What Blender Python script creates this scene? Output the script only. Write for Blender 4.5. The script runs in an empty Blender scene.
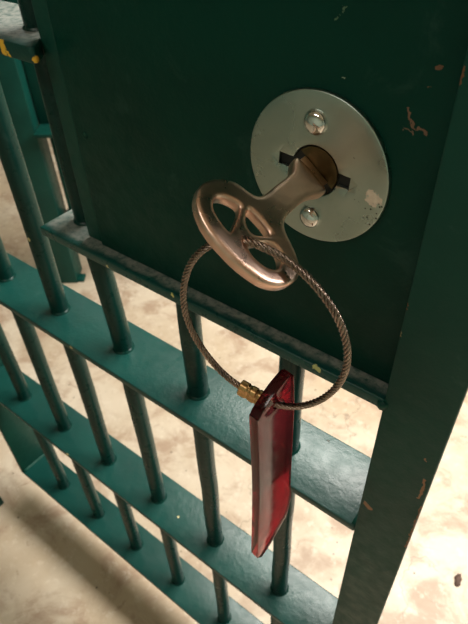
import bpy, bmesh, math, random
from mathutils import Vector, Matrix, noise
random.seed(7)
scn = bpy.context.scene
COL = scn.collection
V = Vector

# ------------------------------------------------------------------ helpers
def link(o, parent=None):
    COL.objects.link(o)
    if parent is not None:
        o.parent = parent
    return o

def root_loc(parent):
    l = V((0, 0, 0))
    while parent is not None:
        l += parent.location; parent = parent.parent
    return l

def obj(name, bm, mat, parent=None, smooth=True, label=None):
    """world-space bmesh -> ONE mesh object under parent"""
    off = root_loc(parent)
    for v in bm.verts:
        v.co -= off
    me = bpy.data.meshes.new(name)
    bm.normal_update(); bm.to_mesh(me); bm.free()
    me.materials.append(mat)
    if smooth:
        for p in me.polygons: p.use_smooth = True
    o = bpy.data.objects.new(name, me)
    link(o, parent)
    if label: o['label'] = label
    return o

def thing(name, label, cat, loc=(0, 0, 0), group=None):
    o = bpy.data.objects.new(name, None); o.location = loc
    o.empty_display_size = .03
    link(o); o['label'] = label; o['category'] = cat
    if group: o['group'] = group
    return o

def tag(o, label, cat, group=None):
    o['label'] = label; o['category'] = cat
    if group: o['group'] = group
    return o

def struct(o):
    o['kind'] = 'structure'; return o

def auto_smooth(o, ang=35):
    me = o.data
    bm = bmesh.new(); bm.from_mesh(me)
    for e in bm.edges:
        if len(e.link_faces) == 2:
            e.smooth = e.calc_face_angle(0) < math.radians(ang)
    bm.to_mesh(me); bm.free()
    return o

def add_box(bm, x0, x1, y0, y1, z0, z1, bev=0.0, seg=2, M=None):
    r = bmesh.ops.create_cube(bm, size=1.0)
    vs = r['verts']
    for v in vs:
        v.co = V(((x0+x1)/2 + v.co.x*(x1-x0), (y0+y1)/2 + v.co.y*(y1-y0), (z0+z1)/2 + v.co.z*(z1-z0)))
    if M is not None:
        for v in vs: v.co = M @ v.co
    if bev > 0:
        es = list({e for v in vs for e in v.link_edges})
        bmesh.ops.bevel(bm, geom=es, offset=bev, segments=seg, profile=.5, affect='EDGES')
    return bm

def box(*a, **k):
    return add_box(bmesh.new(), *a, **k)

def add_lathe(bm, prof, seg=48, M=Matrix()):
    """prof: list of (r, h); axis = local Z, then M"""
    rings = []
    for r, h in prof:
        if r < 1e-6:
            rings.append([bm.verts.new(M @ V((0, 0, h)))])
        else:
            rings.append([bm.verts.new(M @ V((r*math.cos(2*math.pi*k/seg), r*math.sin(2*math.pi*k/seg), h))) for k in range(seg)])
    for a, b in zip(rings, rings[1:]):
        for k in range(seg):
            k2 = (k+1) % seg
            if len(a) == 1 and len(b) == 1: continue
            if len(a) == 1: bm.faces.new((a[0], b[k2], b[k]))
            elif len(b) == 1: bm.faces.new((a[k], a[k2], b[0]))
            else: bm.faces.new((a[k], a[k2], b[k2], b[k]))
    bmesh.ops.recalc_face_normals(bm, faces=bm.faces)
    return bm

def add_tube(bm, pts, rad, seg=8, closed=False, cap=True):
    n = len(pts); pts = [V(p) for p in pts]
    T = []
    for i in range(n):
        a = pts[(i-1) % n] if (closed or i > 0) else pts[i]
        b = pts[(i+1) % n] if (closed or i < n-1) else pts[i]
        T.append((b-a).normalized())
    u = T[0].orthogonal().normalized(); rings = []
    for i in range(n):
        u = (u - T[i]*u.dot(T[i])).normalized(); w = T[i].cross(u)
        r = rad[i] if isinstance(rad, (list, tuple)) else rad
        rings.append([bm.verts.new(pts[i] + (u*math.cos(2*math.pi*k/seg) + w*math.sin(2*math.pi*k/seg))*r) for k in range(seg)])
    for i in range(n if closed else n-1):
        a, b = rings[i], rings[(i+1) % n]
        for k in range(seg):
            bm.faces.new((a[k], a[(k+1) % seg], b[(k+1) % seg], b[k]))
    if cap and not closed:
        bm.faces.new(rings[0][::-1]); bm.faces.new(rings[-1])
    return bm

def catmull(P, sub, closed=False):
    P = [V(p) for p in P]; n = len(P); out = []
    for i in range(n if closed else n-1):
        g = lambda k: P[k % n] if closed else P[min(max(k, 0), n-1)]
        p0, p1, p2, p3 = g(i-1), g(i), g(i+1), g(i+2)
        for s in range(sub):
            t = s/sub
            out.append(.5*((2*p1) + (p2-p0)*t + (2*p0-5*p1+4*p2-p3)*t*t + (3*p1-p0-3*p2+p3)*t**3))
    if not closed: out.append(P[-1])
    return out

def smooth_loop(P, it=1):
    P = [V(p) for p in P]
    for _ in range(it):
        P = [P[i]*.5 + (P[i-1] + P[(i+1) % len(P)])*.25 for i in range(len(P))]
    return P

def plate_from_outline(loops, half, bevel, M, res=4, keep=()):
    """closed 2D loops (first is outer, others holes) -> rounded plate mesh in M's frame (bmesh)"""
    cu = bpy.data.curves.new('tmp', 'CURVE'); cu.dimensions = '2D'; cu.fill_mode = 'BOTH'
    cu.extrude = max(half - bevel, 0); cu.bevel_depth = bevel; cu.bevel_resolution = res; cu.offset = -bevel
    for L in loops:
        sp = cu.splines.new('POLY'); sp.points.add(len(L)-1); sp.use_cyclic_u = True
        for p, q in zip(sp.points, L): p.co = (q[0], q[1], 0, 1)
    o = bpy.data.objects.new('tmp', cu); COL.objects.link(o)
    dg = bpy.context.evaluated_depsgraph_get()
    me = bpy.data.meshes.new_from_object(o.evaluated_get(dg))
    bm = bmesh.new(); bm.from_mesh(me)
    bpy.data.objects.remove(o); bpy.data.curves.remove(cu); bpy.data.meshes.remove(me)
    bmesh.ops.remove_doubles(bm, verts=bm.verts, dist=1e-5)
    for v in bm.verts: v.co = M @ v.co
    bmesh.ops.recalc_face_normals(bm, faces=bm.faces)
    return bm

# ------------------------------------------------------------------ materials
class NT:
    def __init__(s, name):
        s.m = bpy.data.materials.new(name); s.m.use_nodes = True
        s.t = s.m.node_tree; s.b = s.t.nodes['Principled BSDF']; s.out = s.t.nodes['Material Output']
        s.pos = s.n('ShaderNodeNewGeometry').outputs['Position']
    def n(s, ty, **kw):
        nd = s.t.nodes.new(ty)
        for k, v in kw.items(): setattr(nd, k, v)
        return nd
    def l(s, a, b): s.t.links.new(a, b)
    def set(s, nd, i, v):
        if hasattr(v, 'links') or isinstance(v, bpy.types.NodeSocket): s.l(v, nd.inputs[i])
        else: nd.inputs[i].default_value = v
    def math(s, op, a, b=0.0, c=None, clamp=False):
        nd = s.n('ShaderNodeMath', operation=op); nd.use_clamp = clamp
        s.set(nd, 0, a); s.set(nd, 1, b)
        if c is not None: s.set(nd, 2, c)
        return nd.outputs[0]
    def vm(s, op, a, b=(0, 0, 0)):
        nd = s.n('ShaderNodeVectorMath', operation=op); s.set(nd, 0, a)
        if op == 'SCALE': s.set(nd, 3, b)
        else: s.set(nd, 1, b)
        return nd.outputs['Value' if op in ('LENGTH', 'DOT_PRODUCT', 'DISTANCE') else 'Vector']
    def noise(s, scale, detail=4, rough=.55, vec=None, dist=0, out='Fac'):
        nd = s.n('ShaderNodeTexNoise'); nd.inputs['Scale'].default_value = scale
        nd.inputs['Detail'].default_value = detail; nd.inputs['Roughness'].default_value = rough
        nd.inputs['Distortion'].default_value = dist
        s.l(vec if vec is not None else s.pos, nd.inputs['Vector']); return nd.outputs[out]
    def ramp(s, fac, lo, hi, a=0.0, b=1.0):
        nd = s.n('ShaderNodeMapRange'); nd.clamp = True; nd.interpolation_type = 'SMOOTHSTEP'
        s.set(nd, 0, fac); s.set(nd, 1, lo); s.set(nd, 2, hi); s.set(nd, 3, a); s.set(nd, 4, b)
        return nd.outputs[0]
    def mix(s, fac, a, b):
        nd = s.n('ShaderNodeMix', data_type='RGBA'); s.set(nd, 0, fac)
        for i, v in ((6, a), (7, b)):
            if isinstance(v, tuple): nd.inputs[i].default_value = (*v[:3], 1)
            else: s.l(v, nd.inputs[i])
        return nd.outputs[2]
    def bump(s, h, strength=.3, dist=.001, prev=None):
        nd = s.n('ShaderNodeBump'); nd.inputs['Strength'].default_value = strength; nd.inputs['Distance'].default_value = dist
        s.l(h, nd.inputs['Height'])
        if prev is not None: s.l(prev, nd.inputs['Normal'])
        return nd.outputs[0]
    def seg(s, p, a, b, r):
        """mask of a capsule a-b of radius r"""
        a = V(a); b = V(b); ba = b-a; L = max(ba.dot(ba), 1e-9)
        pa = s.vm('SUBTRACT', p, tuple(a))
        h = s.math('DIVIDE', s.vm('DOT_PRODUCT', pa, tuple(ba)), L, clamp=True)
        d = s.vm('LENGTH', s.vm('SUBTRACT', pa, s.vm('SCALE', tuple(ba), h)))
        return s.ramp(d, r*.8, r*1.1, 1.0, 0.0)
    def done(s, col=None, rough=None, metal=None, normal=None, **kw):
        if col is not None:
            if isinstance(col, tuple): s.b.inputs['Base Color'].default_value = (*col, 1)
            else: s.l(col, s.b.inputs['Base Color'])
        for nm, v in (('Roughness', rough), ('Metallic', metal), *kw.items()):
            if v is None: continue
            if isinstance(v, bpy.types.NodeSocket): s.l(v, s.b.inputs[nm])
            else: s.b.inputs[nm].default_value = v
        if normal is not None: s.l(normal, s.b.inputs['Normal'])
        return s.m

YEL = (.85, .50, .05); CRM = (.75, .62, .30); RUST = (.22, .10, .05); COP = (.30, .16, .09)
def paint(name, chips=(), base=(.010, .105, .078), rough=.30, dust=None, spec=.45):
    s = NT(name)
    big = s.noise(9, 3); fine = s.noise(70, 5, .6)
    c = s.mix(s.ramp(big, .3, .7), tuple(v*.86 for v in base), tuple(v*1.12 for v in base))
    # pale scuffs
    sc = s.noise(28, 6, .7, dist=.6)
    c = s.mix(s.math('MULTIPLY', s.ramp(sc, .58, .75), .10), c, (.12, .22, .19))
    dustm = None
    if dust is not None:      # dust lying in the corner between y0 and y1
        y0, y1, a, dcol = dust
        sep = s.n('ShaderNodeSeparateXYZ'); s.l(s.pos, sep.inputs[0])
        yy = s.math('ADD', sep.outputs[1], s.math('MULTIPLY', s.math('SUBTRACT', s.noise(60, 4), .5), .012))
        g = s.n('ShaderNodeNewGeometry'); sn = s.n('ShaderNodeSeparateXYZ'); s.l(g.outputs['Normal'], sn.inputs[0])
        up = s.ramp(sn.outputs[2], .8, .95)
        dustm = s.math('MULTIPLY', s.math('MULTIPLY', s.ramp(yy, y0, y1), up), s.math('MULTIPLY', s.ramp(s.noise(160, 5, .7), .25, .65), a))
        c = s.mix(dustm, c, dcol)
    pw = s.vm('ADD', s.pos, s.vm('SCALE', s.vm('SUBTRACT', s.noise(240, 3, .6, out='Color'), (.5, .5, .5)), .006))
    chipm = None
    for a, b, r, colr in chips:
        m = s.seg(pw, a, b, r); c = s.mix(m, c, colr)
        chipm = m if chipm is None else s.math('MAXIMUM', chipm, m)
    r_ = s.ramp(fine, .3, .7, rough*.85, rough*1.2)
    if chipm is not None: r_ = s.math('MAXIMUM', r_, s.math('MULTIPLY', chipm, .6))
    if dustm is not None: r_ = s.math('MAXIMUM', r_, s.math('MULTIPLY', dustm, .9))
    b1 = s.bump(s.noise(120, 4, .6), .35, .0012)
    b2 = s.bump(s.noise(420, 2, .5), .25, .0004, b1)
    if chipm is not None: b2 = s.bump(s.math('SUBTRACT', 1.0, chipm), .5, .0008, b2)
    return s.done(c, r_, 0.0, b2, **{'Specular IOR Level': spec})

M_bar = paint('green_bar_paint', chips=[((.25, -.0142, .124), (.252, -.0142, .1225), .0028, CRM)], spec=.22, base=(.0022, .030, .023))
M_flat = paint('green_flat_bar_paint', base=(.005, .050, .041), rough=.33, chips=[
    ((.3171, -.0389, -.0035), (.319, -.0389, -.0035), .0022, CRM), ((.1774, -.0389, -.3700), (.179, -.0389, -.3705), .0028, CRM),
    ((.4262, -.008, -.3684), (.4265, -.008, -.3684), .0016, CRM), ((.657, .0299, 0), (.6575, .0299, 0), .0014, (.05, .05, .04))])
M_F0 = paint('green_upper_flat_paint', base=(.005, .050, .041), rough=.38, spec=.28, dust=(-.038, -.02, .55, (.42, .40, .36)), chips=[
    ((.3665, -.039, .3715), (.3665, -.039, .3670), .0042, YEL), ((.3715, -.039, .3665), (.3722, -.039, .3635), .0024, YEL),
    ((.4040, -.039, .3660), (.4050, -.036, .3655), .0030, YEL)])
M_ledge = paint('green_ledge_paint', base=(.006, .062, .052), rough=.30, spec=.35, dust=(-.036, -.028, .75, (.30, .30, .27)), chips=[
    ((.5205, -.039, .1852), (.5210, -.039, .1845), .0020, (.70, .62, .20)), ((.6690, -.039, .1855), (.6720, -.039, .1850), .0024, (.55, .55, .22)),
    ((.4350, -.039, .1800), (.4352, -.039, .1795), .0018, CRM)])
pd = -.0241
M_panel = paint('green_lock_box_paint', spec=.12, base=(.0018, .037, .025), rough=.42, chips=[
    ((.6996, pd, .387), (.7037, pd, .380), .0007, (.20, .12, .08)), ((.7037, pd, .380), (.7119, pd, .3767), .0007, (.20, .12, .08)),
    ((.7037, pd, .380), (.7055, pd, .3745), .0006, (.20, .12, .08)), ((.6985, pd, .3772), (.7045, pd, .3762), .0006, (.16, .12, .08)),
    ((.6534, pd, .423), (.6594, pd, .4306), .0005, (.10, .17, .11)), ((.7095, pd, .4090), (.7115, pd, .4100), .0007, (.18, .10, .06)),
    ((.7070, pd, .4000), (.7090, pd, .4005), .0006, (.15, .09, .05)), ((.6611, pd, .3958), (.6614, pd, .3958), .0007, (.35, .40, .30)),
    ((.4055, -.0215, .3680), (.4062, -.0215, .3660), .0014, CRM)])
M_stile = paint('green_stile_paint', spec=.22, base=(.0045, .052, .037), rough=.45, chips=[
    ((.7318, -.039, .0480), (.7345, -.039, .0450), .0030, COP), ((.7690, -.039, .1250), (.7705, -.039, .1100), .0013, COP),
    ((.7705, -.039, .1100), (.7692, -.039, .0980), .0012, COP), ((.7262, -.039, .2830), (.7262, -.039, .2740), .0009, RUST),
    ((.7265, -.039, .2560), (.7265, -.039, .2530), .0012, (.30, .22, .12)), ((.7738, -.039, .0900), (.7738, -.039, .0200), .0009, RUST),
    ((.7262, -.039, .4180), (.7262, -.039, .4080), .0009, RUST), ((.7645, -.039, .1480), (.7650, -.039, .1470), .0014, COP)])
M_far = paint('green_far_paint', spec=.2, base=(.004, .055, .042), rough=.45)

def metal(name, col, rough, sc=200, var=.08, bumpd=.0002, dirt=None):
    s = NT(name)
    n1 = s.noise(60, 5, .6); n2 = s.noise(sc, 4, .6)
    c = s.mix(s.ramp(n1, .3, .7), tuple(v*(1-var) for v in col), tuple(min(1, v*(1+var)) for v in col))
    if dirt: c = s.mix(s.ramp(s.noise(dirt[0], 5, .65), dirt[1], dirt[2], 0, dirt[4]), c, dirt[3])
    return s.done(c, s.ramp(n2, .3, .7, rough*.8, rough*1.25), 1.0, s.bump(n2, .25, bumpd) if bumpd else None)
M_key = metal('worn_bronze', (.84, .57, .46), .32, 40, .06, 0, dirt=(45, .45, .75, (.60, .40, .31), .5))
M_wire = metal('steel_wire', (.30, .225, .185), .28, 500, .25)
M_brass = metal('crimped_copper', (.60, .36, .16), .30, 300, .15)
M_chrome = metal('chrome_screw', (.78, .78, .76), .07, 300, .04, .00005)
M_plug = metal('dull_brass_plug', (.12, .095, .045), .42, 200, .2)
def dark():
    s = NT('keyhole_shade_black'); return s.done((.006, .006, .005), .6, 0.0)  # near-black colour painted in for the shade inside the lock hole
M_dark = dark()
def disc_mat():
    s = NT('brushed_steel_escutcheon')
    n1 = s.noise(25, 4, .6); n2 = s.noise(500, 3, .6)
    c = s.mix(s.ramp(n1, .3, .7), (.36, .45, .41), (.45, .52, .475))
    pw = s.vm('ADD', s.pos, s.vm('SCALE', s.vm('SUBTRACT', s.noise(330, 4, .7, out='Color'), (.5, .5, .5)), .008))
    y = -.0275
    patch = s.math('MAXIMUM', s.seg(pw, (.6875, y, .3365), (.6925, y, .3335), .0030), s.seg(pw, (.6878, y, .3320), (.6905, y, .3300), .0022))
    c = s.mix(patch, c, s.mix(s.noise(300, 3), (.80, .70, .58), (.55, .42, .32)))
    pit = None
    vo = s.n('ShaderNodeTexVoronoi'); vo.inputs['Scale'].default_value = 420; s.l(s.pos, vo.inputs['Vector'])
    zone = s.seg(pw, (.690, y, .322), (.694, y, .326), .006)
    pit = s.math('MULTIPLY', s.ramp(vo.outputs['Distance'], .22, .32, 1, 0), zone)
    pit2 = s.math('MULTIPLY', s.ramp(s.noise(260, 2), .70, .74), .5)
    c = s.mix(s.math('MAXIMUM', pit, pit2), c, (.05, .06, .04))
    met = s.math('SUBTRACT', 1.0, s.math('MAXIMUM', patch, pit))
    # circular brushing
    sub = s.vm('SUBTRACT', s.pos, (.6501, y, .3395))
    rad = s.vm('LENGTH', sub)
    cx = s.n('ShaderNodeCombineXYZ'); s.l(s.math('MULTIPLY', rad, 1), cx.inputs[0])
    br = s.noise(1400, 3, .6, vec=cx.outputs[0])
    r = s.math('MAXIMUM', s.ramp(n1, .3, .7, .24, .34), s.math('MULTIPLY', patch, .7))
    return s.done(c, r, met, s.bump(br, .10, .0002, s.bump(n2, .15, .0001)))
M_disc = disc_mat()

def acrylic():
    s = NT('red_translucent_plastic')
    sc = s.noise(90, 5, .7, dist=.5)
    m = s.done((.60, .045, .07), s.ramp(sc, .35, .7, .06, .22), 0.0, s.bump(s.noise(60, 2), .12, .0006),
               **{'Transmission Weight': .96, 'IOR': 1.38})
    s.b.inputs['Base Color'].default_value = (.30, .014, .028, 1)
    return m
M_red = acrylic()

def floor_mat():
    s = NT('stained_concrete')
    n1 = s.noise(2.2, 5, .6, dist=.4); n2 = s.noise(9, 6, .65, dist=.5); n3 = s.noise(45, 5, .7)
    c = s.mix(s.ramp(n1, .35, .65), (.50, .39, .27), (.62, .53, .41))
    c = s.mix(s.ramp(n2, .45, .66, 0, .85), c, (.36, .245, .165))
    c = s.mix(s.ramp(s.noise(5, 4, .6, vec=s.vm('ADD', s.pos, (3.1, 7.7, 0))), .52, .70, 0, .8), c, (.46, .36, .25))
    c = s.mix(s.ramp(n3, .52, .70, 0, .45), c, (.72, .64, .52))
    c = s.mix(s.ramp(s.noise(16, 6, .75, vec=s.vm('ADD', s.pos, (1.3, 2.7, 0)), dist=1.2), .60, .68, 0, .6), c, (.33, .22, .15))
    vo = s.n('ShaderNodeTexVoronoi'); vo.inputs['Scale'].default_value = 30; s.l(s.pos, vo.inputs['Vector'])
    spk = s.math('MULTIPLY', s.ramp(vo.outputs['Distance'], .06, .10, 1, 0), s.ramp(s.noise(8, 2, vec=s.vm('ADD', s.pos, (9, 1, 0))), .50, .56))
    c = s.mix(s.math('MULTIPLY', spk, .9), c, (.07, .05, .035))
    # thin cracks
    vd = s.n('ShaderNodeTexVoronoi'); vd.feature = 'DISTANCE_TO_EDGE'; vd.inputs['Scale'].default_value = 1.9
    s.l(s.vm('ADD', s.pos, s.vm('SCALE', s.noise(9, 3, out='Color'), .18)), vd.inputs['Vector'])
    c = s.mix(s.math('MULTIPLY', s.ramp(vd.outputs['Distance'], .001, .005, .45, 0), s.ramp(s.noise(3, 2), .5, .6)), c, (.18, .13, .09))
    return s.done(c, s.ramp(n2, .3, .7, .30, .48), 0.0, s.bump(s.noise(150, 5, .7), .25, .0012))
M_floor = floor_mat()
def wall_mat(name, a, b):
    s = NT(name)
    c = s.mix(s.noise(3, 4), a, b)
    return s.done(c, .6, 0.0, s.bump(s.noise(60, 4), .2, .002))
M_wall = wall_mat('painted_block_wall', (.30, .38, .32), (.38, .45, .38))
M_ceil = wall_mat('painted_ceiling', (.55, .50, .42), (.62, .57, .48))

# ------------------------------------------------------------------ setting
FZ = -.85
struct(obj('floor', box(-4.5, 4.5, -2.6, 5.0, FZ-.1, FZ), M_floor, smooth=False))
struct(obj('wall_back', box(-4.5, 4.5, 5.0, 5.1, FZ, 2.0), M_wall, smooth=False))
struct(obj('wall_front', box(-4.5, 4.5, -2.7, -2.6, FZ, 2.0), M_wall, smooth=False))
struct(obj('wall_left', box(-4.6, -4.5, -2.6, 5.0, FZ, 2.0), M_wall, smooth=False))
struct(obj('wall_right', box(4.5, 4.6, -2.6, 5.0, FZ, 2.0), M_wall, smooth=False))
struct(obj('ceiling', box(-4.5, 4.5, -2.6, 5.0, 2.0, 2.1), M_ceil, smooth=False))

# ------------------------------------------------------------------ the barred cell door
D = .0389; RB = .0122; TF = .0095
Z1, Z2, Z3, ZS, Z0 = 0.0, -.3684, -.7067, .1871, .3752
TOP = 1.22; XL, XR = -.1225, .7260
door = thing('cell_door', 'green barred cell door with a solid lock box and steel lock plate', 'door', (XR+.024, 0, Z3-TF)); door['kind'] = 'thing'
def rail(name, x0, x1, z, mat, t=TF, label=None):
    bm = box(x0, x1, -D, D, z-t, z, bev=.0016, seg=3)
    return auto_smooth(obj(name, bm, mat, door, label=label), 50)
# right closing stile, a square tube; left stile, a thin flat upright
stm = bmesh.new()
pl = [(XR, -D), (.7744, -D), (.7744, -D+.0055), (XR+.0075, -D+.0055), (XR+.0075, D), (XR, D)]   # angle iron
tp = [stm.verts.new((p[0], p[1], TOP)) for p in pl]; bt = [stm.verts.new((p[0], p[1], Z3-TF)) for p in pl]
stm.faces.new(tp); stm.faces.new(bt[::-1])
for k in range(len(pl)): stm.faces.new((tp[k], bt[k], bt[(k+1) % len(pl)], tp[(k+1) % len(pl)]))
bmesh.ops.recalc_face_normals(stm, faces=stm.faces)
bmesh.ops.bevel(stm, geom=stm.edges[:], offset=.0012, segments=3, profile=.5, affect='EDGES')
auto_smooth(obj('stile', stm, M_stile, door, label='broad green angle upright beside the lock box'), 50)
auto_smooth(obj('stile', box(XL, XL+TF, -D, D, Z3-TF, TOP, bev=.0016, seg=2), M_stile, door, label='thin flat green upright at the far edge'), 50)
rail('flat_rail', XL+TF, XR, Z1, M_flat)
rail('flat_rail', XL+TF, XR, Z2, M_flat)
rail('flat_rail', XL+TF, XR, Z3, M_flat)
fb0 = bmesh.new()
pl = [(XL+TF, -.0400), (.4020, -.0405), (.4045, -.0375), (.4000, -.0300), (.3900, -.0200), (.3860, -.0145), (.3860, D), (XL+TF, D)]
tp = [fb0.verts.new((p[0], p[1], Z0)) for p in pl]; bt = [fb0.verts.new((p[0], p[1], Z0-.0125)) for p in pl]
fb0.faces.new(tp); fb0.faces.new(bt[::-1])
for k in range(len(pl)): fb0.faces.new((tp[k], bt[k], bt[(k+1) % len(pl)], tp[(k+1) % len(pl)]))
bmesh.ops.recalc_face_normals(fb0, faces=fb0.faces)
bmesh.ops.bevel(fb0, geom=fb0.edges[:], offset=.0014, segments=3, profile=.5, affect='EDGES')
auto_smooth(obj('flat_rail', fb0, M_F0, door, label='short flat rail with yellow paint chips'), 50)
rail('flat_rail', XL+TF, XR, TOP, M_flat)
rail('ledge', .333, XR, ZS, M_ledge, t=.0105, label='dusty flat ledge under the lock box')
BX = [0, .125, .25, .375, .5, .625]
def weld(bm, x, z, r=RB):
    """small paint-filled weld collar where a bar meets a rail top"""
    add_lathe(bm, [(r-.001, z+.0035), (r+.0004, z+.0022), (r+.0016, z+.0008), (r+.0024, z-.0012)], 32, Matrix.Translation((x, 0, 0)))
for i, x in enumerate(BX):
    spans = [(Z3-.004, TOP-.004)] if i < 4 else [(Z3-.004, ZS-.004), (.70-.004, TOP-.004)]
    for si, (a, b) in enumerate(spans):
        bm = bmesh.new(); n = 60
        sh = lambda z: -.012*min(max((z-.02)/.15, 0), 1) if i == 3 else 0
        pts = [(x + sh(a+(b-a)*k/n) + .0005*math.sin(k*.7+i), .0004*math.cos(k*.5+i*2), a+(b-a)*k/n) for k in range(n+1)]
        add_tube(bm, pts, RB, 32)
        if si == 0:
            for z in (Z3, Z2, Z1): weld(bm, x, z)
            if i == 3: weld(bm, x-.012, ZS)
            if i < 4: weld(bm, x-(.012 if i == 3 else 0), Z0)
        auto_smooth(obj('round_bar', bm, M_bar, door), 60)
# fillet welds at the rail ends against the stiles
def seam(pts, r):
    wb = bmesh.new(); add_tube(wb, pts, r, 10); obj('weld_seam', wb, M_stile, door)
for z in (Z1, Z2, Z3):
    seam([(XR-.0005, y, z-.001) for y in [-.037+.0074*k for k in range(11)]], .0042)
seam([(XR-.0008, -.0365, ZS-TF*.9), (XR-.0005, -.0372, ZS-.002)], .0046)
seam([(XL+TF+.0005, y, Z3-.001+.0007*math.sin(y*900)) for y in [-.034+.0068*k for k in range(11)]], .0050)

# lock box: body > cover plate
LBZ = .70
lb = auto_smooth(obj('lock_box', box(.3920, XR, -.0140, .034, ZS, LBZ, bev=.0012, seg=2), M_panel, door), 50)
auto_smooth(obj('cover_plate', box(.4135, XR-.0015, -.0241, -.0139, ZS+.0008, LBZ-.001, bev=.0012, seg=3), M_panel, lb), 50)
auto_smooth(obj('edge_strip', box(.3905, .4105, -.0215, -.0139, ZS+.0004, LBZ-.001, bev=.0022, seg=3), M_stile, lb), 50)  # same paint as the box; lighter tone stands in for light it catches
for (x, z) in ((.4255, .3045),):
    bm = bmesh.new()
    Mx = Matrix.Translation((x, -.0241, z)) @ Matrix.Rotation(math.radians(90), 4, 'X')
    add_lathe(bm, [(.0034, -.0005), (.0032, .0005), (.0022, .0011), (0, .0013)], 24, Mx)
    obj('painted_rivet', bm, M_panel, lb)

import numpy as np
from mathutils.geometry import delaunay_2d_cdt
def rounded_plate(loops, T, edge, w, M, step=.0008):
    """plate whose faces roll off towards every outline (outer and holes): true rounded casting"""
    segs = []
    for L in loops:
        for a_, b_ in zip(L, L[1:]+L[:1]): segs.append((*a_, *b_))
    S = np.array(segs)
    def sd(P):
        P = np.asarray(P, float); d = np.full(len(P), 1e9); ins = np.zeros(len(P), bool)
        for x0, y0, x1, y1 in S:
            ex, ey = x1-x0, y1-y0; l2 = ex*ex+ey*ey+1e-18
            t = np.clip(((P[:, 0]-x0)*ex+(P[:, 1]-y0)*ey)/l2, 0, 1)
            d = np.minimum(d, np.hypot(P[:, 0]-x0-t*ex, P[:, 1]-y0-t*ey))
            c_ = ((y0 > P[:, 1]) != (y1 > P[:, 1]))
            xi = x0 + (P[:, 1]-y0)*ex/np.where(abs(ey) < 1e-12, 1e-12, ey)
            ins ^= c_ & (P[:, 0] < xi)
        return np.where(ins, d, -d)
    A = np.array(loops[0]); lo, hi = A.min(0), A.max(0)
    gx, gy = np.meshgrid(np.arange(lo[0], hi[0], step), np.arange(lo[1], hi[1], step))
    gx[1::2] += step/2
    G = np.stack([gx.ravel(), gy.ravel()], 1); g = sd(G)
    G = G[g > step*1.6]
    pts = []; edges = []
    for L in loops:
        b0 = len(pts); m = len(L); pts += list(L); edges += [(b0+k, b0+(k+1) % m) for k in range(m)]
    nb = len(pts)
    rings = []
    for L in loops:
        LA = np.array(L); tg_ = np.roll(LA, -1, 0)-np.roll(LA, 1, 0); nn = np.stack([-tg_[:, 1], tg_[:, 0]], 1)
        nn /= np.linalg.norm(nn, axis=1)[:, None]
        if (sd(LA+nn*.0002) < 0).mean() > .5: nn = -nn
        for o_ in (.00012, .0004, .0009):
            R_ = LA+nn*o_; R_ = R_[sd(R_) > o_*.8]; rings.append(R_)
    allp = np.vstack([np.array(pts)]+rings+[G])
    vs, es_, fs, ov, oe, of = delaunay_2d_cdt([V((float(a_), float(b_))) for a_, b_ in allp], edges, [], 0, 1e-7)
    vs = np.array([(v.x, v.y) for v in vs]); fs = [f for f in fs if len(f) == 3]
    cen = np.array([vs[list(f)].mean(0) for f in fs]); ok = sd(cen) > 0
    fs = [f for f, k in zip(fs, ok) if k]
    d = np.abs(sd(vs)); d[d < 2e-6] = 0
    q_ = np.clip(d/w, 0, 1); h = edge + (T-edge)*np.sqrt(1-(1-q_)**2)
    bm = bmesh.new()
    used = sorted({i for f in fs for i in f}); up_, dn = {}, {}
    for i in used:
        up_[i] = bm.verts.new(M @ V((vs[i][0], vs[i][1], h[i]))); dn[i] = bm.verts.new(M @ V((vs[i][0], vs[i][1], -h[i])))
    cnt = {}
    for f in fs:
        bm.faces.new([up_[i] for i in f]); bm.faces.new([dn[i] for i in f][::-1])
        for a_, b_ in zip(f, f[1:]+f[:1]) if isinstance(f, list) else zip(f, tuple(f[1:])+tuple(f[:1])):
            cnt.setdefault(frozenset((a_, b_)), []).append((a_, b_))
    for k, v in cnt.items():
        if len(v) == 1:
            a_, b_ = v[0]; bm.faces.new((up_[b_], up_[a_], dn[a_], dn[b_]))
    bmesh.ops.recalc_face_normals(bm, faces=bm.faces)
    return bm

# escutcheon: round steel plate with hole and two side notches
CX, CZ, R = .6497, .3395, .0484
ys0, ys1 = -.0241, -.0278
MXZ = Matrix.Translation((CX, 0, CZ)) @ Matrix(((1, 0, 0, 0), (0, 0, -1, 0), (0, 1, 0, 0), (0, 0, 0, 1)))  # local (x,y,z)->(x,-z,y)
outer = [(R*math.cos(a), R*math.sin(a)) for a in [2*math.pi*k/160 for k in range(160)]]
hole = []; HR = .0162; nh = .0040; nx = .0262; rotn = math.radians(-4)
a0 = math.asin(nh/HR)
def arc(s, e, n): return [(HR*math.cos(s+(e-s)*k/n), HR*math.sin(s+(e-s)*k/n)) for k in range(n+1)]
hole += arc(a0, math.pi-a0, 40); hole += [(-nx, nh), (-nx, -nh)]
hole += arc(math.pi+a0, 2*math.pi-a0, 40); hole += [(.0240, -nh), (.0240, nh)]
ca, sa = math.cos(rotn), math.sin(rotn)
hole = [(p[0]*ca-p[1]*sa, p[0]*sa+p[1]*ca) for p in hole]
Md = MXZ @ Matrix.Translation((0, 0, .02595))
es = auto_smooth(obj('lock_escutcheon', rounded_plate([outer, hole], .00185, .0011, .0008, Md, .0030), M_disc, door,
                     label='round brushed steel lock plate with a scraped patch'), 40)
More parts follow.
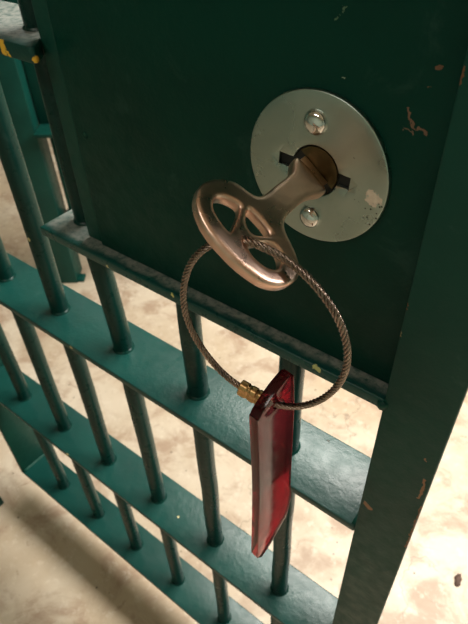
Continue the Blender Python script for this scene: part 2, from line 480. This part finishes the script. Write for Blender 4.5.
# flat black disc behind the plate, standing in for the dark inside the hole
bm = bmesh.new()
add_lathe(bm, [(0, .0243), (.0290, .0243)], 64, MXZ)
obj('keyhole_dark_disc', bm, M_dark, es)
def half_disc(r, z0, z1, ang, frac):
    bm = bmesh.new(); pts = []
    n = 40; s = math.acos(frac)
    pts = [(r*math.cos(ang-s+2*s*k/n), r*math.sin(ang-s+2*s*k/n)) for k in range(n+1)]
    top = [bm.verts.new(MXZ @ V((p[0], p[1], z1))) for p in pts]; bot = [bm.verts.new(MXZ @ V((p[0], p[1], z0))) for p in pts]
    bm.faces.new(top); m = len(pts)
    for k in range(m): bm.faces.new((top[k], bot[k], bot[(k+1) % m], top[(k+1) % m]))
    bmesh.ops.recalc_face_normals(bm, faces=bm.faces)
    return bm
auto_smooth(obj('lock_plug', half_disc(.0150, .0243, .0268, math.radians(50), .08), M_plug, es, label='dull brass crescent inside the keyhole'), 40)
for x, z in ((CX-.0012, CZ+.0303), (CX-.0007, CZ-.0325)):
    Mx = Matrix.Translation((x, ys1+.0003, z)) @ Matrix.Rotation(math.radians(90), 4, 'X')
    bm = bmesh.new()
    prof = [(.0078, 0), (.0078, .0007)] + [(.0075*math.cos(t), .0007+.0046*math.sin(t)) for t in [math.pi/2*k/12 for k in range(1, 12)]] + [(0, .0053)]
    add_lathe(bm, prof, 48, Mx)
    sc = obj('domed_screw', bm, M_chrome, es)

# ------------------------------------------------------------------ the key in the lock
KEY_OUT = [(-0.00746, -0.04646), (-0.00678, -0.05094), (-0.00665, -0.06139), (-0.00638, -0.0677), (-0.00612, -0.07337), (-0.0068, -0.0790), (-0.00927, -0.08208), (-0.01255, -0.08374), (-0.01919, -0.08596), (-0.02241, -0.08827), (-0.02502, -0.09116), (-0.02752, -0.0952), (-0.02929, -0.09987), (-0.02975, -0.10531), (-0.02869, -0.11009), (-0.02547, -0.11514), (-0.02204, -0.11814), (-0.01822, -0.12035), (-0.01336, -0.12218), (-0.00816, -0.12336), (-0.00204, -0.12386), (0.00378, -0.12361), (0.00947, -0.12321), (0.01477, -0.12248), (0.01989, -0.12123), (0.02485, -0.11967), (0.0289, -0.11809), (0.03229, -0.11605), (0.03558, -0.11306), (0.03831, -0.10925), (0.04012, -0.10477), (0.04078, -0.09985), (0.04029, -0.09572), (0.03843, -0.09224), (0.03516, -0.08921), (0.03159, -0.08703), (0.0272, -0.08507), (0.02286, -0.08358), (0.01875, -0.0822), (0.01581, -0.08055), (0.01366, -0.07859), (0.01214, -0.07583), (0.01105, -0.07202), (0.01034, -0.06354), (0.01019, -0.05539), (0.011, -0.04743), (0.01335, -0.04153), (0.01471, -0.03667), (0.01286, -0.03323), (0.00599, -0.03300), (0.00011, -0.03300), (-0.00658, -0.03330), (-0.01257, -0.03500), (-0.0123, -0.03922), (-0.01024, -0.0427)]
KEY_H1 = [(-0.01918, -0.10633), (-0.01832, -0.10292), (-0.01568, -0.09977), (-0.0125, -0.09756), (-0.009, -0.09609), (-0.00696, -0.0978), (-0.00517, -0.10083), (-0.00289, -0.10592), (-0.00089, -0.11131), (-0.00198, -0.11254), (-0.00649, -0.11257), (-0.01163, -0.11194), (-0.01618, -0.11024)]
KEY_H2 = [(-0.00422, -0.09365), (-0.0034, -0.09222), (-0.00031, -0.09154), (0.00379, -0.0913), (0.0083, -0.09128), (0.01287, -0.09208), (0.01246, -0.09452), (0.01031, -0.09738), (0.00771, -0.10057), (0.0043, -0.10123), (0.00091, -0.10009), (-0.00219, -0.09722)]
KEY_H3 = [(0.01071, -0.10884), (0.01194, -0.10517), (0.01392, -0.10086), (0.0167, -0.09737), (0.02085, -0.09577), (0.02471, -0.09618), (0.02795, -0.0984), (0.02945, -0.10157), (0.02891, -0.10457), (0.02692, -0.10707), (0.02349, -0.10909), (0.01881, -0.11038), (0.01436, -0.11053)]
th = math.radians(-38)
kw = V((math.cos(th), 0, math.sin(th))); kn = V((.616, 0, .788)).normalized(); ky = V((0, 1, 0))
MK = Matrix(((kw.x, ky.x, kn.x, CX), (kw.y, ky.y, kn.y, 0), (kw.z, ky.z, kn.z, CZ), (0, 0, 0, 1)))
def rnd(L, it=1, sub=4): return [(p.x, p.y) for p in catmull(smooth_loop([(a, b, 0) for a, b in L], it), sub, True)]
key = thing('lock_key', 'large worn bronze lock key standing out of the round lock plate', 'key', (CX, -.03, CZ))
kb = rounded_plate([rnd(KEY_OUT, 0, 5), rnd(KEY_H1, 0, 5), rnd(KEY_H2, 0, 5), rnd(KEY_H3, 0, 5)], .0042, .0020, .0030, MK)
rim = {v for e in kb.edges if len(e.link_faces) == 2 and e.calc_face_angle(0) > .6 for v in e.verts}
for _ in range(4): bmesh.ops.smooth_vert(kb, verts=[v for v in kb.verts if v not in rim], factor=.5, use_axis_x=True, use_axis_y=True, use_axis_z=True)
obj('key_body', kb, M_key, key)
# blade that goes into the lock
auto_smooth(obj('key_blade', box(-.0105, .0105, -.0345, -.0272, -.0022, .0022, bev=.0006, M=MK), M_key, key), 40)

# ------------------------------------------------------------------ wire loop with crimp
CABLE = [(0.6459, -0.1049, 0.3327), (0.6527, -0.1075, 0.3375), (0.6606, -0.1105, 0.3401), (0.6672, -0.107, 0.3367), (0.6737, -0.1029, 0.3326), (0.68, -0.1005, 0.3288), (0.6881, -0.1, 0.3254), (0.6959, -0.1004, 0.3206), (0.7033, -0.0999, 0.3145), (0.7098, -0.0994, 0.3057), (0.7145, -0.0986, 0.2968), (0.7179, -0.098, 0.2854), (0.7193, -0.0978, 0.2725), (0.7177, -0.098, 0.26), (0.7136, -0.0988, 0.2471), (0.7071, -0.0999, 0.2352), (0.6987, -0.1014, 0.2252), (0.689, -0.1031, 0.2177), (0.678, -0.105, 0.213), (0.6653, -0.1069, 0.2145), (0.6513, -0.1098, 0.217), (0.6404, -0.1117, 0.2236), (0.6312, -0.1133, 0.2329), (0.6237, -0.1146, 0.2427), (0.6181, -0.1156, 0.255), (0.6146, -0.1162, 0.2675), (0.6138, -0.1164, 0.2806), (0.616, -0.116, 0.2941), (0.6196, -0.1153, 0.3058), (0.6246, -0.1145, 0.3161), (0.6316, -0.1128, 0.3246), (0.6394, -0.1095, 0.3310)]
cab = thing('wire_key_ring', 'twisted steel wire loop threaded through the bronze key', 'key ring', (.678, -.105, .21))
path = catmull(smooth_loop(CABLE, 1), 14, True)
n = len(path)
Ls = [0.0]
for i in range(1, n+1): Ls.append(Ls[-1] + (path[i % n]-path[i-1]).length)
TL = Ls[-1]; turns = round(TL/.016)
T = [(path[(i+1) % n]-path[i-1]).normalized() for i in range(n)]
u = T[0].orthogonal().normalized(); U = []
for i in range(n):
    u = (u - T[i]*u.dot(T[i])).normalized(); U.append(u.copy())
wbm = bmesh.new(); RC = .0023
for s in range(5):
    pts = []
    for i in range(n):
        a = 2*math.pi*(s/5 + turns*Ls[i]/TL); w = T[i].cross(U[i])
        pts.append(path[i] + (U[i]*math.cos(a)+w*math.sin(a))*RC*.64)
    add_tube(wbm, pts, RC*.36, 8, closed=True)
add_tube(wbm, path, RC*.30, 6, closed=True)
obj('wire_rope', wbm, M_wire, cab)
# crimp: double barrel ferrule around two rope ends, between points 19 and 21 of the loop
a = V((.6695, -.1070, .2148)); b = V((.6512, -.1095, .2187)); ax = (b-a).normalized()
side = V((0, 1, 0)); side = (side - ax*side.dot(ax)).normalized(); up = side.cross(ax)
if up.z < 0: up = -up
fb = bmesh.new(); L = (b-a).length; nseg = 60; segc = 40; rings = []
for k in range(nseg+1):
    t = k/nseg; x = t*L
    g = 1 - .10*math.exp(-((t-.30)/.035)**2) - .12*math.exp(-((t-.62)/.05)**2) - .35*max(0, (abs(t-.5)-.46)/.04)**2*.5
    ring = []
    for j in range(segc):
        f = 2*math.pi*j/segc; sx = math.cos(f); sy = math.sin(f)
        wv = .0066*(abs(sx)**.8)*(1 if sx > 0 else -1); hv = .0042*(abs(sy)**.7)*(1 if sy > 0 else -1)
        hv *= 1 - .22*math.exp(-(sx/.22)**2)
        ring.append(fb.verts.new(a + ax*x + up*(wv*g) + side*(hv*g) - up*.0010))
    rings.append(ring)
for p, q in zip(rings, rings[1:]):
    for j in range(segc): fb.faces.new((p[j], p[(j+1) % segc], q[(j+1) % segc], q[j]))
fb.faces.new(rings[0][::-1]); fb.faces.new(rings[-1])
bmesh.ops.recalc_face_normals(fb, faces=fb.faces)
auto_smooth(obj('crimp_sleeve', fb, M_brass, cab, label='copper crimp sleeve closing the wire loop'), 50)

# ------------------------------------------------------------------ red tag
TAG = [(-0.0182, -0.0064), (-0.0174, 0.0009), (-0.0129, 0.0065), (-0.0071, 0.0107), (-0.0011, 0.0147), (0.0053, 0.0177), (0.011, 0.0196), (0.0144, 0.0181), (0.0164, 0.0126), (0.0189, -0.0288), (0.0203, -0.1208), (0.0222, -0.1371), (0.0186, -0.1648), (0.0123, -0.1743), (-0.0022, -0.1912), (-0.0088, -0.196), (-0.0137, -0.1994), (-0.018, -0.1946), (-0.0193, -0.1886), (-0.0178, -0.1367), (-0.0168, -0.0797)]
H = V((.1392, .9903, 0)); Nt = V((.9903, -.1392, 0)); Pb = V((.678, -.105, .213))
TH = .0080
c0 = Pb - Nt*(TH/2)
MT = Matrix(((H.x, 0, Nt.x, c0.x), (H.y, 0, Nt.y, c0.y), (H.z, 1, Nt.z, c0.z), (0, 0, 0, 1)))
tl = [(p.x, p.y) for p in catmull([(x, y, 0) for x, y in TAG], 3, True)]
hl = [(.0034*math.cos(2*math.pi*k/24), .0034*math.sin(2*math.pi*k/24)+.0005) for k in range(24)]
tg = auto_smooth(obj('key_tag', plate_from_outline([tl, hl], TH/2, .0005, MT, 2), M_red), 40)
tag(tg, 'long red see-through plastic tag hanging edge-on from the wire loop', 'tag')

# ------------------------------------------------------------------ things behind and beside the door
MA = Matrix.Translation((-.751, .645, FZ)) @ Matrix.Rotation(math.radians(37.5), 4, 'Z')   # local x = across, y = away
far = thing('far_cell_gate', 'green barred gate on a square post standing behind the door bars', 'gate', (-.751, .645, FZ)); far['kind'] = 'thing'
def fbox(name, *a, mat=M_far, **k):
    return auto_smooth(obj(name, box(*a, M=MA, **k), mat, far), 50)
def fbar(x, y, z0, z1, r=.012):
    bm = bmesh.new(); add_tube(bm, [MA @ V((x, y, z0+(z1-z0)*k/10)) for k in range(11)], r, 20)
    return obj('round_bar', bm, M_far, far)
fbox('post', -.095, 0, 0, .09, 0, 1.75, bev=.003)
fbox('base_lug', -.004, .024, .005, .045, 0, .012, bev=.002)
fbox('lock_box', .004, .33, .045, .10, .625, 1.2, bev=.002)
fbox('ledge', .004, .33, -.035, .105, .612, .625, bev=.0015)
fbox('flat_rail', .004, .6, .02, .09, .270, .282, bev=.0015)
for x in (.034, .115, .22, .34, .46, .58): fbar(x, .055,   .280, .618 if x < .34 else 1.6)
fbox('flat_rail', .004, .6, .02, .09, 1.6, 1.612, bev=.0015)

jamb = thing('door_jamb', 'dark green jamb foot at the far left edge near the floor', 'door frame', (-.24, -.11, FZ)); jamb['kind'] = 'thing'
auto_smooth(obj('jamb_post', box(-.33, -.183, -.20, -.096, FZ, 1.6, bev=.003), M_far, jamb), 50)
# paint flake lying on the floor
fl = bmesh.new(); rnd2 = random.Random(3)
c = V((.852, .428, FZ)); top = []; bot = []
for k in range(14):
    a_ = 2*math.pi*k/14; rx = .016*(1+.25*rnd2.uniform(-1, 1)); ry = .008*(1+.3*rnd2.uniform(-1, 1))
    px, py = rx*math.cos(a_), ry*math.sin(a_); an = math.radians(100)
    p = c + V((px*math.cos(an)-py*math.sin(an), px*math.sin(an)+py*math.cos(an), 0))
    top.append(fl.verts.new(p + V((0, 0, .003)))); bot.append(fl.verts.new(p + V((0, 0, .0002))))
fl.faces.new(top); fl.faces.new(bot[::-1])
for k in range(14): fl.faces.new((top[k], bot[k], bot[(k+1) % 14], top[(k+1) % 14]))
bmesh.ops.recalc_face_normals(fl, faces=fl.faces)
s = NT('brown_flake')
tag(obj('floor_chip', fl, s.done(s.mix(s.noise(80), (.16, .09, .06), (.07, .04, .03)), .8)), 'small brown chip lying on the bright floor right of the door', 'debris')

# ------------------------------------------------------------------ light
def area(name, loc, sx, sy, power, col, rot=(0, 0, 0)):
    l = bpy.data.lights.new(name, 'AREA'); l.shape = 'RECTANGLE'; l.size = sx; l.size_y = sy; l.energy = power; l.color = col
    o = bpy.data.objects.new(name, l); o.location = loc; o.rotation_euler = rot; link(o); return o
area('ceiling_lamp_behind_door', (.75, 1.45, 1.93), 1.6, .9, 115, (1.0, .96, .89))
area('fill_light_left', (-2.2, 1.8, 1.93), 1.2, .5, 8, (.92, 1.0, .95))  # added fill light to lift the left side, no fixture known there
area('ceiling_lamp_right', (2.3, 1.3, 1.93), 1.2, .5, 105, (1.0, .97, .92))
area('ceiling_lamp_front', (.5, -1.4, 1.93), 1.2, .3, 10, (1.0, .95, .85))
w = bpy.data.worlds.new('world'); scn.world = w; w.use_nodes = True
w.node_tree.nodes['Background'].inputs[0].default_value = (.55, .6, .55, 1)
w.node_tree.nodes['Background'].inputs[1].default_value = .05

# ------------------------------------------------------------------ camera
cam = bpy.data.cameras.new('camera'); co = bpy.data.objects.new('camera', cam); link(co); scn.camera = co
r_ = V((.7745, .6320, 0)); 
yaw, pit, rol, F = .6845, .7327, -.0433, 554.545
f_ = V((-math.sin(yaw)*math.cos(pit), math.cos(yaw)*math.cos(pit), -math.sin(pit)))
r0 = V((math.cos(yaw), math.sin(yaw), 0)); u0 = r0.cross(f_)
r_ = math.cos(rol)*r0 + math.sin(rol)*u0; u_ = -math.sin(rol)*r0 + math.cos(rol)*u0
mw = Matrix(((r_.x, u_.x, -f_.x, .8026), (r_.y, u_.y, -f_.y, -.298), (r_.z, u_.z, -f_.z, .5028), (0, 0, 0, 1)))
co.matrix_world = mw
cam.sensor_fit = 'VERTICAL'; cam.sensor_height = 24; cam.lens = F/624*24
cam.clip_start = .01; cam.clip_end = 50
cam.dof.use_dof = True; cam.dof.focus_distance = .36; cam.dof.aperture_fstop = 12
scn.view_settings.view_transform = 'Standard'; scn.view_settings.look = 'None'
scn.view_settings.exposure = 0.0; scn.view_settings.gamma = 1.0; scn.view_settings.use_curve_mapping = False
